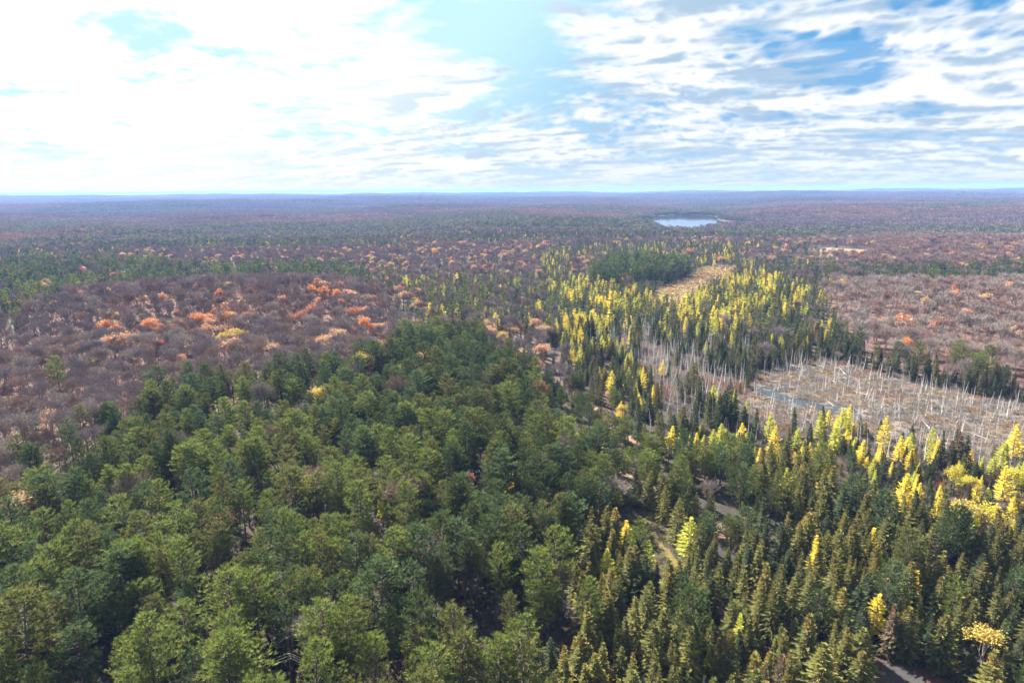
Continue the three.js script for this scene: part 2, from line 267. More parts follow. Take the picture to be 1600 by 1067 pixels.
function coneShape(seed, H, R, fine, airy, cones) {
  const r = rng(seed), crown = new Geo(), trunk = new Geo(), bark = [1, 1, 1];
  trunk.tube(V(0, 0, 0), V(0, H * 0.5, 0), 0.17, 0.1, 5, bark); trunk.tube(V(0, H * 0.5, 0), V(0, H * 0.97, 0), 0.1, 0.02, 5, bark);
  const step = (fine ? 0.42 : 0.85) * (airy ? 1.15 : 1), t0 = airy ? 0.14 : 0.06, pow = 0.72 + r() * 0.25;
  for (let y = H * t0; y < H; y += step * (0.8 + r() * 0.4)) {
    const t = (y / H - t0) / (1 - t0), Lw = R * Math.pow(1 - t, pow) * Math.min(1, 0.72 + t * 1.6), nb = Math.max(4, Math.round((fine ? 7 : 5)));
    const a0 = r() * 6.28, ragged = 0.72 + 0.5 * r(), lop = 0.25 * Math.sin(seed * 2.1);
    for (let b = 0; b < nb; b++) {
      if (r() < (airy ? 0.1 : 0.05)) continue;
      const az = a0 + (b + (r() - 0.5) * 0.6) / nb * 6.28, L = Math.max(0.22, Lw * ragged * (0.7 + 0.55 * r()) * (1 + lop * Math.cos(az - seed))), droop = airy ? 0.08 + 0.3 * t : -0.22 + 0.75 * t;
      const o = V(0, y + (r() - 0.5) * 0.3, 0), dir = V(Math.cos(az), droop, Math.sin(az)).normalize(), side = V(-Math.sin(az), 0, Math.cos(az)), tint = shadeOf(r, 0.36);
      if (L > 0.8 && fine) trunk.tube(o, o.clone().addScaledVector(dir, L * 0.9), 0.03, 0.012, 3, bark);
      const n = fine ? (airy ? 5 : 5) + Math.round(L * 2.2) : 3 + Math.round(L);
      for (let k = 0; k < n; k++) {
        const f = 0.25 + 0.75 * (k + r() * 0.8) / n, sgn = k % 2 ? 1 : -1, c = o.clone().addScaledVector(dir, L * f * 0.85); c.y -= airy ? 0 : L * 0.1 * f;
        const d = dir.clone().multiplyScalar(0.9).addScaledVector(side, sgn * (0.9 - 0.6 * f) * (0.4 + r())).add(V(0, (airy ? 0.5 : 0.22) * (r() - 0.15), 0)).normalize();
        const brown = cones && t > 0.72 && r() < 0.22;
        crown.blade(c, d, (fine ? (airy ? 0.6 : 0.66) : 1.15) * (0.65 + 0.5 * r()) * Math.min(1.15, 0.6 + L * 0.35), fine ? (airy ? 0.3 : 0.36) : 0.7, r, brown ? [tint[0] * 2.0, tint[1] * 1.15, tint[2] * 1.0] : tint.map((v) => v * (0.88 + r() * 0.24)));
      }
    }
  }
  crown.blade(V(0, H * 0.95, 0), V(0, 1, 0), H * 0.07, 0.25, r, [1, 1, 1]); crown.blade(V(0, H * 0.95, 0), V(0.05, 1, 0).normalize(), H * 0.065, 0.25, r, [1, 1, 1]);
  return { trunk: trunk.build(), crown: crown.build() };
}
function broadShape(seed, H, fine, leafy) {
  const r = rng(seed), crown = new Geo(), trunk = new Geo(), bark = [1, 1, 1];
  const spreadK = 0.85 + r() * 0.35;
  const ends = [];
  const grow = (o, d, L, rad_, depth) => {
    const e = o.clone().addScaledVector(d, L);
    if (depth < 3) trunk.tube(o, e, rad_, rad_ * 0.62, depth < 2 ? 5 : 3, bark); else if (fine) { trunk.blade(o, d, L * 1.1, rad_ * 2.2, r, bark); }
    if (depth === (fine ? 4 : 3)) { ends.push([e, d, o]); return; }
    const n = [4, 3, 3, 3][depth] + (r() < 0.35 ? 1 : 0), a0 = r() * 6.28;
    for (let i = 0; i < n; i++) {
      const az = a0 + (i + (r() - 0.5) * 0.5) / n * 6.28, open = [0.42, 0.52, 0.66, 0.8][depth] * spreadK * (0.7 + r() * 0.6);
      const u = V(0, 1, 0).cross(d); if (u.lengthSq() < 0.01) u.set(1, 0, 0); u.normalize(); const w = d.clone().cross(u);
      const nd = d.clone().addScaledVector(u, Math.cos(az) * open).addScaledVector(w, Math.sin(az) * open).add(V(0, 0.3, 0)).normalize();
      grow(depth ? o.clone().addScaledVector(d, L * (0.62 + 0.38 * r())) : e.clone().addScaledVector(d, -L * 0.25 * r()), nd, H * [0.27, 0.19, 0.125, 0.09][depth] * (0.75 + 0.5 * r()), rad_ * 0.58, depth + 1);
    }
    if (depth === 0) grow(e, V((r() - 0.5) * 0.2, 1, (r() - 0.5) * 0.2).normalize(), H * 0.22, rad_ * 0.6, 1);
  };
  grow(V(0, 0, 0), V((r() - 0.5) * 0.1, 1, (r() - 0.5) * 0.1).normalize(), H * 0.36, 0.2, 0);
  for (const [e, d, o] of ends) {
    const tint = shadeOf(r, 0.3), n = leafy ? (fine ? 7 : 9) : (fine ? 10 : 11);
    for (let i = 0; i < n; i++) {
      const c = o.clone().lerp(e, 0.25 + r()), dd = d.clone().multiplyScalar(0.7).add(V((r() - 0.5) * 1.9, (r() - 0.25) * 1.5, (r() - 0.5) * 1.9)).normalize(), s = tint.map((v) => v * (0.82 + r() * 0.36));
      if (leafy) crown.leaf(c.add(V((r() - 0.5) * 1.2, (r() - 0.5) * 1.0, (r() - 0.5) * 1.2)), dd, (fine ? 0.4 : 0.72) * (0.7 + r() * 0.6), r, s);
      else crown.blade(c, dd.add(V(0, 0.35, 0)).normalize(), (fine ? 1.25 : 1.6) * (0.5 + r() * 0.9), fine ? 0.065 : 0.16, r, s);
    }
  }
  return { trunk: trunk.build(), crown: crown.build() };
}
function snagShape(seed, H) {
  const r = rng(seed), trunk = new Geo(), br = new Geo(), w = [1, 1, 1];
  const bend = V((r() - 0.5) * 0.5, 0, (r() - 0.5) * 0.5), at = (t) => V(bend.x * t * t, H * t, bend.z * t * t);
  for (let i = 0; i < 4; i++) trunk.tube(at(i / 4), at((i + 1) / 4), 0.17 * (1 - i / 4.8), 0.17 * (1 - (i + 1) / 4.8), 5, w);
  const n = 10 + Math.floor(r() * 16);
  for (let i = 0; i < n; i++) { const t = 0.2 + 0.78 * r(), az = r() * 6.28, o = at(t), d = V(Math.cos(az), (r() - 0.45) * 0.7, Math.sin(az)).normalize(), L = (0.35 + r() * 1.1) * (1.15 - t); br.blade(o, d, L, 0.07, r, w); br.blade(o.clone().addScaledVector(d, L * 0.4), d.clone().add(V((r() - 0.5), 0.3, (r() - 0.5))).normalize(), L * 0.6, 0.05, r, w); }
  return { trunk: trunk.build(), crown: br.build() };
}
const SHAPES = { pine: [], spruce: [], tamarack: [], bare: [], colour: [], snag: [] };
for (let i = 0; i < 6; i++) SHAPES.pine.push({ H: 18, fine: pineShape(100 + i, 18, [3.9, 4.5, 3.5, 4.9, 4.1, 3.2][i], true), mid: pineShape(150 + i, 18, 4.1, false) });
for (let i = 0; i < 8; i++) SHAPES.spruce.push({ H: 13, fine: coneShape(200 + i, 13, [3.1, 2.8, 3.4, 2.4, 3.0, 3.7, 2.2, 2.9][i], true, false, i % 2 === 0), mid: coneShape(250 + i, 13, 2.3, false, false, false) });
for (let i = 0; i < 4; i++) SHAPES.tamarack.push({ H: 12, fine: coneShape(300 + i, 12, [2.5, 2.8, 2.2, 3.0][i], true, true, false), mid: coneShape(350 + i, 12, 2.5, false, true, false) });
for (let i = 0; i < 5; i++) SHAPES.bare.push({ H: 16, fine: broadShape(400 + i, 16, true, false), mid: broadShape(450 + i, 16, false, false) });
for (let i = 0; i < 4; i++) SHAPES.colour.push({ H: 14, fine: broadShape(500 + i, 14, true, true), mid: broadShape(550 + i, 14, false, true) });
for (let i = 0; i < 5; i++) { const s = snagShape(600 + i, 8); SHAPES.snag.push({ H: 8, fine: s, mid: s }); }

// ---------------------------------------------------------------- colours of the kinds: [words, r, g, b]
const TINTS = {
  pine: [['deep green', 0.08, 0.112, 0.03], ['blue green', 0.088, 0.132, 0.048], ['olive green', 0.15, 0.16, 0.042], ['bright green', 0.17, 0.21, 0.045]],
  spruce: [['dark green', 0.06, 0.085, 0.032], ['olive', 0.135, 0.14, 0.036], ['yellowish green', 0.19, 0.185, 0.045], ['dull grey green', 0.11, 0.11, 0.052], ['browning', 0.16, 0.12, 0.07]],
  tamarack: [['bright yellow', 0.66, 0.55, 0.06], ['golden', 0.62, 0.47, 0.06], ['lime yellow', 0.45, 0.46, 0.06]],
  bare: [['mauve grey', 0.20, 0.16, 0.158], ['pale grey', 0.28, 0.235, 0.205], ['pinkish brown', 0.26, 0.175, 0.145], ['rusty brown', 0.215, 0.15, 0.12]],
  colour: [['peach', 0.50, 0.29, 0.18], ['orange', 0.54, 0.24, 0.1], ['dull yellow', 0.48, 0.37, 0.09], ['rusty red', 0.38, 0.16, 0.1], ['straw tan', 0.44, 0.31, 0.18], ['lemon yellow', 0.50, 0.43, 0.06]],
  snag: [['silver grey', 0.48, 0.46, 0.44], ['grey brown', 0.3, 0.26, 0.235]],
};
const BARK = { pine: [0.085, 0.068, 0.055], spruce: [0.09, 0.075, 0.06], tamarack: [0.2, 0.16, 0.13], bare: [0.24, 0.2, 0.18], colour: [0.22, 0.18, 0.16], snag: [0.4, 0.38, 0.365] };
const THROUGH = { pine: 0.32, spruce: 0.28, tamarack: 0.4, bare: 0, colour: 0.4, snag: 0 };
const crownMats = {}, barkMats = {};
for (const k in TINTS) { crownMats[k] = TINTS[k].map(([, r, g, b]) => leafMat(r, g, b, THROUGH[k])); barkMats[k] = std(...BARK[k]); }
for (const k of ['snag', 'bare']) crownMats[k] = TINTS[k].map(([, r, g, b]) => std(r, g, b, { vertexColors: true }));

// ---------------------------------------------------------------- what grows where: weights of the kinds, trees per 25 square metres, height scale
const mix = (name, w, dens, tall = 1, extra = {}) => ({ name, w, dens, tall, ...extra });
const Z = {
  pine: mix('in the dense pine wood', { pine: 0.9, spruce: 0.05, bare: 0.03, colour: 0.012, tamarack: 0.008 }, 0.68),
  pineEdge: mix('beside the sandy trail', { pine: 0.62, spruce: 0.24, tamarack: 0.07, bare: 0.05, colour: 0.02 }, 1.0, 0.6),
  leftMix: mix('where the pine wood thins into bare hardwoods', { bare: 0.62, pine: 0.22, colour: 0.08, spruce: 0.08 }, 0.6),
  hill: mix('on the rounded hardwood hill', { bare: 0.86, colour: 0.12, spruce: 0.02 }, 0.48, 0.95),
  valley: mix('in the dark hollow behind the hardwood hill', { spruce: 0.62, pine: 0.14, bare: 0.2, colour: 0.04 }, 0.8),
  right: mix('on the pale hardwood slope beyond the bog', { bare: 0.88, colour: 0.1, spruce: 0.02 }, 0.52, 0.9, { pale: true }),
  strip: mix('in the dark strip beyond the pale slope', { spruce: 0.6, pine: 0.15, bare: 0.25 }, 0.75),
  russet: mix('on the russet far slope', { bare: 0.78, colour: 0.2, spruce: 0.02 }, 0.62, 1, { pink: true }),
  tam: mix('in the yellow stand beside the meadow', { tamarack: 0.42, spruce: 0.58 }, 1.1),
  tamD: mix('between the trail and the bog', { tamarack: 0.26, spruce: 0.6, snag: 0.14 }, 1.0, 0.85),
  tamE: mix('along the near edge of the bog', { tamarack: 0.3, spruce: 0.4, snag: 0.3 }, 1.3, 0.64),
  swamp: mix('in the spruce swamp', { spruce: 0.74, tamarack: 0.12, bare: 0.08, snag: 0.06 }, 1.05, 0.85),
  fringe: mix('among grey snags at the edge of the bog', { snag: 0.74, spruce: 0.18, tamarack: 0.08 }, 2.0, 1.1),
  plantation: mix('in the packed spruce stand', { spruce: 0.955, tamarack: 0.025, pine: 0.02 }, 1.9, 0.92),
  plantPine: mix('among the spruces beside the clearing', { pine: 0.55, spruce: 0.43, bare: 0.02 }, 1.25, 0.82),
  bog: mix('standing in the open bog', { snag: 1 }, 1.2, 0.95),
  clump: mix('in the tall dark clump beside the meadow', { pine: 0.5, spruce: 0.46, tamarack: 0.04 }, 1.0, 1.12),
  bank: mix('along the far bank of the bog', { spruce: 0.66, snag: 0.22, pine: 0.07, bare: 0.05 }, 1.3, 0.85),
  centre: mix('in the mixed wood beyond the pines', { bare: 0.46, spruce: 0.28, colour: 0.25, pine: 0.01 }, 0.6, 0.85),
  farHard: mix('in the far hardwood forest', { bare: 0.6, colour: 0.16, spruce: 0.23, pine: 0.01 }, 0.55, 0.9),
  farCon: mix('in the far conifer belt', { spruce: 0.62, tamarack: 0.07, pine: 0.05, bare: 0.26 }, 0.8, 0.95),
};
function zoneAt(x, z) {
  const r = Math.hypot(x, z);
  if (lakeR(x, z) < 1.03) return null;
  if (inPoly(P.meadow, x, z) || inPoly(P.meadowFar, x, z) || inPoly(P.site, x, z) || inPoly(P.yard, x, z)) return null;
  if (r < 320 && (distLine(trailMain, x, z) < (z > -212 && z < -180 ? 1.0 : 1.7) || distLine(trailSide, x, z) < 2.6)) return null;
  if (inPoly(P.clearing, x, z) || Math.hypot(x + 40, z + 106) < 6) return null;
  const e = r < 420 ? edgeDist(P.bog, x, z) : -99;
  if (e > 3) return poolDepth(x, z) > 0.3 ? null : Z.bog;
  if (e > -24 && e <= 3 && distLine([[120, -332], [143, -346], [165, -350], [178, -330], [190, -304], [206, -283], [240, -262], [262, -240]], x, z) < 22) return Z.bank;
  const wx = x + (noise(x / 18, z / 18) - 0.5) * 16, wz = z + (noise(x / 18 + 40, z / 18) - 0.5) * 16;
  const is = (k) => inPoly(P[k], wx, wz);
  if (inPoly([[14, -300], [52, -300], [56, -205], [18, -206]], x, z)) return is('tamD') && x > 44 ? Z.tamD : Z.pineEdge;
  if (is('pine')) return x < -95 && z < -190 && noise(x / 25, z / 25 + 3) > 0.55 ? Z.leftMix : Z.pine;
  if (inPoly([[44, -150], [44, -184], [24, -186], [18, -206], [56, -206], [74, -205], [78, -165], [60, -148]], x, z)) return Z.plantPine;
  if (is('fringe')) return Z.fringe;
  if (is('plantation')) return Z.plantation;
  if (is('tamE')) return Z.tamE;
  if (is('clump')) return Z.clump;
  if (is('tamA') || is('tamB') || is('tamC')) return Z.tam;
  if (is('tamD')) return Z.tamD;
  if (is('hillWood')) return wz > -240 ? Z.leftMix : Z.hill;
  if (is('valley')) return Z.valley;
  if (is('rightHill')) return Z.right;
  if (is('rightStrip')) return Z.strip;
  if (is('russet')) return Z.russet;
  if (is('swamp')) return fbm(x / 90, z / 90, 2) > 0.6 && z < -700 ? Z.centre : Z.swamp;
  if (r < 300 && x < -60) return Z.leftMix;
  if (x > 50 && z > -330) return Z.tamE;
  const n = fbm(x / 330 + 2, z / 150 + 6, 3) + 0.12 * Math.exp(-(((r - 1180) / 130) ** 2));
  if (r < 900 && x > -260 && x < 130) return n > 0.62 ? Z.farCon : Z.centre;
  return n > 0.56 ? Z.farCon : Z.farHard;
}

// ---------------------------------------------------------------- planting
const KIND = {
  pine: ['white_pine', 'pine tree', 'white pine'], spruce: ['spruce_tree', 'spruce tree', 'narrow spruce'], tamarack: ['tamarack_tree', 'larch tree', 'tamarack'],
  bare: ['bare_maple', 'bare tree', 'leafless hardwood'], colour: ['autumn_maple', 'maple tree', 'autumn maple'], snag: ['dead_tree', 'dead tree', 'dead standing trunk'],
};
const plants = [];
// single trees that stand out: kind, x, z, height, tint, shape, label
const single = [
  ['pine', -86, -104, 24, 2, 3, 'huge spreading olive green pine with broad ragged crown near the power wires'],
  ['pine', -49, -116, 20, 3, 1, 'tall bright green pine with long upswept plumes'],
  ['pine', -199, -288, 20, 3, 0, 'lone tall pine standing among bare trees on the hardwood hill'],
  ['colour', -73, -158, 12, 1, 0, 'small orange maple alone among dark pines'],
  ['colour', -43, -318, 13, 0, 1, 'pale peach maple at the far edge of the pine wood'],
  ['colour', -52, -300, 11, 2, 2, 'golden yellow broad maple behind the pine wood'],
  ['colour', -11, -108, 8, 1, 3, 'rusty orange young maple crowded between foreground pines'],
  ['tamarack', -37, -176, 11, 2, 0, 'slim lime yellow tamarack alone in the dense pine wood'],
  ['tamarack', -24, -177, 10, 2, 2, 'small lime yellow tamarack between dark pines'],
  ['tamarack', -2, -187, 12, 0, 1, 'bright yellow tamarack poking out of the dark pine wood'],
  ['snag', -49, -163, 12, 0, 0, 'silver dead tree among dark pines'],
  ['snag', 34, -141, 9, 0, 2, 'silver dead tree at the foot of the grassy clearing'],
  ['pine', 33, -177, 10, 0, 5, 'round dark green young pine standing in the clearing'],
  ['pine', 58, -156, 13, 1, 4, 'blue green pine with round top beside the bare soil patch'],
  ['tamarack', 88, -215, 12, 0, 1, 'tall bright yellow tamarack behind the spruce stand'],
  ['tamarack', 97, -209, 9, 1, 0, 'short golden tamarack in the spruce stand'],
  ['tamarack', 96, -183, 9, 1, 2, 'golden tamarack crown rising from the middle of the spruce stand'],
  ['tamarack', 108, -175, 13, 0, 3, 'broad bright yellow tamarack in the middle of the spruce stand'],
  ['tamarack', 78, -182, 12, 2, 3, 'lime yellow tamarack beside round pines'],
  ['colour', 117, -162, 11, 2, 1, 'wide yellow leafy tree among spruces near the bog'],
  ['tamarack', 141, -182, 12, 0, 3, 'broad yellow tamarack clump at the bog corner'],
  ['colour', 88, -112, 10, 2, 0, 'yellow leafy tree beside the dirt yard'],
  ['pine', 88, -122, 14, 3, 2, 'bright green pine beside the dirt yard'],
  ['pine', 212, -314, 19, 3, 1, 'broad bright green pine at the far side of the bog'],
  ['pine', 222, -308, 18, 2, 3, 'olive pine beside the broad green pine across the bog'],
  ['pine', 194, -316, 18, 2, 0, 'olive pine in the row across the bog'],
  ['pine', 185, -320, 17, 1, 4, 'blue green pine in the row across the bog'],
  ['pine', 185, -354, 17, 0, 2, 'round dark pine above the snags across the bog'],
  ['pine', 178, -370, 17, 1, 5, 'round blue green pine above the snags across the bog'],
  ['colour', 249, -318, 15, 1, 2, 'orange maple at the foot of the pale hardwood slope'],
  ['colour', -290, -456, 12, 2, 3, 'dull yellow maple on the crest of the hardwood hill'],
];
for (const [kind, x, z, h, tint, shape, label] of single) plants.push({ kind, x, z, h, tint, shape, label, rot: (x * 7 + z) % 6.28, zone: null });
// red and orange maples in drifts along the crown of the hardwood hill, and yellow tamaracks along the bog
const drift = [[-170, -350, 50, 10, 0], [-130, -400, 45, 10, 3], [-200, -380, 40, 8, 1], [-180, -395, 42, 11, 1], [-125, -470, 40, 12, 1], [-190, -430, 50, 9, 0], [-150, -360, 14, 4, 2], [-230, -520, 40, 9, 0], [-90, -380, 12, 4, 1], [-140, -520, 30, 7, 3], [250, -400, 40, 9, 0], [300, -480, 50, 9, 4]];
{ const r = rng(5), f = rng(6);
  for (let i = 0; i < 36; i++) { const x = lerp(100, 225, f()), z = lerp(-335, -215, f()); if (edgeDist(P.bog, x, z) > 4) plants.push({ kind: 'snag', x, z, h: 6 + f() * 4, tint: 0, shape: i % 5, rot: f() * 6.28, zone: Z.bog, fallen: true, label: 'grey fallen trunk lying across the open bog' }); }
  for (let i = 0; i < 7; i++) plants.push({ kind: 'colour', x: 118 + r() * 42, z: -182 + r() * 44 - 4, h: 8 + r() * 4, tint: 5, shape: i % 4, rot: r() * 6.28, zone: Z.tamE });
  for (const [cx, cz, s, n, tint] of drift) for (let i = 0; i < n; i++) plants.push({ kind: 'colour', x: cx + (r() + r() - 1) * s, z: cz + (r() + r() - 1) * s * 0.7, h: 10 + r() * 6, tint: r() < 0.6 ? tint : [0, 4, 3, 1][Math.floor(r() * 4)], shape: Math.floor(r() * 4), rot: r() * 6.28, zone: cx < 0 ? Z.hill : Z.right });
  for (let i = 0; i < 60; i++) { const t = r(), x = lerp(92, 205, t) + (r() - 0.5) * 14, z = lerp(-226, -170, t) + (r() + r() - 1) * 30; plants.push({ kind: 'tamarack', x, z, h: 5 + r() * 8, tint: r() < 0.45 ? 0 : r() < 0.25 ? 1 : 2, shape: Math.floor(r() * 4), rot: r() * 6.28, zone: Z.tamE }); }
}
{
  const r = rng(42), cell = 5, RMAX = 1350, blocked = (x, z) => plants.slice(0, single.length).some((p) => Math.hypot(p.x - x, p.z - z) < (p.kind === 'pine' ? p.h * 0.22 : 4));
  for (let gx = -1120; gx < 1120; gx += cell) for (let gz = -RMAX; gz < -50; gz += cell) {
    const rep = 2;
    for (let k = 0; k < rep; k++) {
      const x = gx + r() * cell, z = gz + r() * cell, pick = r(), keep = r(), tn = r(), hn = r(), sn = r(), rot = r() * 6.28, d = Math.hypot(x, z);
      if (d > RMAX || Math.abs(x) > 40 - z * 1.0) continue;
      const zo = zoneAt(x, z); if (!zo || keep > zo.dens / rep) continue;
      if (d < 420 && blocked(x, z)) continue;
      let kind = 'bare', acc = 0, clump = (noise(x / 14 + 3, z / 14) - 0.5) * 0.5, q = clamp(pick * 0.6 + (noise(x / 11 + 3, z / 11) * 1.5 - 0.25) * 0.4, 0, 0.999);
      if (zo === Z.pine || zo === Z.plantation) q = pick;
      for (const kk in zo.w) { acc += zo.w[kk]; kind = kk; if (q < acc) break; }
      const cn = fbm(x / 40 + 9, z / 40 + 1, 2) * 0.5 + tn * 0.5;
      let tint = 0;
      if (kind === 'pine') { const cp = cn + (x < -30 && z > -190 ? 0.12 : 0); tint = cp < 0.42 ? 0 : cp < 0.54 ? 1 : cp < 0.66 ? 2 : 3; }
      else if (kind === 'spruce') tint = zo === Z.plantation || zo === Z.plantPine ? (cn < 0.32 ? 0 : cn < 0.55 ? 1 : 2) : (cn < 0.5 ? 0 : cn < 0.6 ? 1 : 3);
      else if (kind === 'tamarack') tint = cn < 0.48 ? 0 : cn < 0.74 ? 2 : 1;
      else if (kind === 'bare') tint = zo.pale ? (cn < 0.55 ? 1 : 2) : zo.pink ? (cn < 0.6 ? 2 : 0) : zo === Z.hill ? (cn < 0.5 ? 0 : cn < 0.6 ? 3 : cn < 0.68 ? 1 : 2) : cn < 0.52 ? 0 : cn < 0.6 ? 3 : cn < 0.68 ? 1 : 2;
      else if (kind === 'colour') tint = tn < 0.42 ? 0 : tn < 0.8 ? 4 : tn < 0.9 ? 2 : tn < 0.95 ? 1 : 3;
      else tint = tn < 0.75 ? 0 : 1;
      if (kind === 'spruce' && tn > 0.982) tint = 4;
      const H = SHAPES[kind][0].H, h = H * zo.tall * (kind === 'snag' ? 0.55 + hn * 0.75 : kind === 'pine' ? 0.6 + hn * 0.55 : kind === 'spruce' ? 0.5 + hn * 0.62 : 0.56 + hn * 0.6);
      plants.push({ kind, x, z, h, tint, shape: Math.floor(sn * SHAPES[kind].length), rot, zone: zo });
    }
  }
}
// things: the ones of each kind that stand nearest in view; the rest of the wood is one mass per kind
const proj = new THREE.Matrix4().multiplyMatrices(camera.projectionMatrix, camera.matrixWorldInverse), tmp = new THREE.Vector3();
const LIMIT = { pine: 300, spruce: 300, tamarack: 290, bare: 300, colour: 150, snag: 290 };
const chosen = new Set();
for (const kind in LIMIT) {
  const list = plants.filter((p) => p.kind === kind).map((p) => { tmp.set(p.x, height(p.x, p.z) + p.h * 0.7, p.z).applyMatrix4(proj); return { p, in: Math.abs(tmp.x) < 1.0 && tmp.y > -1.02 && tmp.y < 1, key: (p.label ? 0 : 1e5) + Math.hypot(p.x, p.z) }; }).filter((e) => e.in).sort((a, b) => a.key - b.key);
  for (const e of list.slice(0, LIMIT[kind])) chosen.add(e.p);
}
const protos = {};
function proto(kind, shape, fine, tint) {
  const key = [kind, shape, fine, tint].join();
  if (!protos[key]) {
    const s = SHAPES[kind][shape][fine ? 'fine' : 'mid'], o = new THREE.Group();
    const t = new THREE.Mesh(s.trunk, kind === 'snag' && tint ? crownMats.snag[1] : barkMats[kind]); t.name = 'trunk';
    const c = new THREE.Mesh(s.crown, crownMats[kind][tint]); c.name = 'crown';
    o.add(t, c); shadows(o); protos[key] = o;
  }
  return protos[key];
}
const mass = {};
const q = new THREE.Quaternion(), m4 = new THREE.Matrix4(), up = V(0, 1, 0), tr = rng(91);
for (const p of plants) {
  const fine = Math.hypot(p.x, p.z) < 430, S = SHAPES[p.kind][p.shape], k = p.h / S.H, wide = k * (p.kind === 'tamarack' ? (p.zone === Z.tamE ? 1.1 : 0.85) + 0.65 * tr() : p.kind === 'bare' || p.kind === 'colour' ? 0.75 + 0.55 * tr() : 0.78 + 0.46 * tr()), y = height(p.x, p.z) + (p.fallen ? 0.75 : -0.12);
  const lean = p.fallen ? 1.42 : p.kind === 'snag' ? (tr() - 0.5) * 0.36 : (tr() - 0.5) * 0.1, lean2 = p.kind === 'snag' ? (tr() - 0.5) * 0.36 : (tr() - 0.5) * 0.1;
  const eul = new THREE.Euler(lean, p.rot, lean2, p.fallen ? 'YXZ' : 'XYZ');
  if (chosen.has(p)) {
    const o = proto(p.kind, p.shape, fine, p.tint).clone(), [name, category, words] = KIND[p.kind];
    o.name = numbered(p.fallen ? 'fallen_log' : name); o.position.set(p.x, y, p.z); o.rotation.copy(eul); o.scale.set(wide, k, wide);
    const where = p.zone?.name, size = p.h > S.H * 0.98 ? 'tall' : p.h < S.H * 0.66 ? 'small' : 'mid-sized';
    const label = p.label ?? `${size} ${TINTS[p.kind][p.tint][0]} ${words} ${where}`;
    tag(o, label, p.fallen ? 'log' : category, p.fallen ? 'fallen logs in the bog' : p.label ? undefined : `${words}s ${where}`);
    scene.add(o);
  } else {
    q.setFromEuler(eul); m4.compose(V(p.x, y, p.z), q, V(wide, k, wide));
    const key = [p.kind, p.shape, fine].join();
    (mass[key] ??= { p, fine, list: [] }).list.push([m4.clone(), p.tint]);
  }
}
function joined(s, crownW, barkW) {   // crown and trunk in one geometry for the massed trees; the trunk keeps its own colour against the crown's
  const a = s.crown.attributes, b = s.trunk.attributes, g = new THREE.BufferGeometry(), pos = new Float32Array(a.position.array.length + b.position.array.length), col = new Float32Array(pos.length);
  pos.set(a.position.array); pos.set(b.position.array, a.position.array.length); col.set(a.color.array);
  for (let i = a.color.array.length; i < col.length; i += 3) for (let c = 0; c < 3; c++) col[i + c] = barkW[c] / crownW[c];
  g.setAttribute('position', new THREE.BufferAttribute(pos, 3)); g.setAttribute('color', new THREE.BufferAttribute(col, 3)); return g;
}
const MASS = { pine: ['pine_forest', 'green pine forest filling in behind the nearer pines'], spruce: ['spruce_forest', 'dark spruce forest of narrow spires'], tamarack: ['larch_forest', 'yellow larch stands further off'], bare: ['hardwood_forest', 'mauve grey leafless hardwood forest'], colour: ['autumn_forest', 'peach and tan leafy crowns scattered through the hardwoods'], snag: ['snag_thicket', 'thicket of grey dead stems round the bog'] };
const plain = {}; for (const k in TINTS) plain[k] = THROUGH[k] ? leafMat(1, 1, 1, THROUGH[k]) : std(1, 1, 1, { vertexColors: true });
for (const key in mass) {
  const { p, fine, list } = mass[key], T = TINTS[p.kind], s = SHAPES[p.kind][p.shape][fine ? 'fine' : 'mid'], mean = [1, 2, 3].map((i) => T.reduce((a, t) => a + t[i], 0) / T.length);
  const im = new THREE.InstancedMesh(joined(s, mean, BARK[p.kind]), plain[p.kind], list.length), c = new THREE.Color();
  list.forEach(([m, t], i) => { im.setMatrixAt(i, m); const v = 0.86 + 0.28 * tr(); im.setColorAt(i, c.setRGB(T[t][1] * v, T[t][2] * v, T[t][3] * v)); });
  im.name = numbered(MASS[p.kind][0]); tag(im, MASS[p.kind][1], 'forest', undefined, 'stuff'); im.castShadow = im.receiveShadow = true; scene.add(im);
}

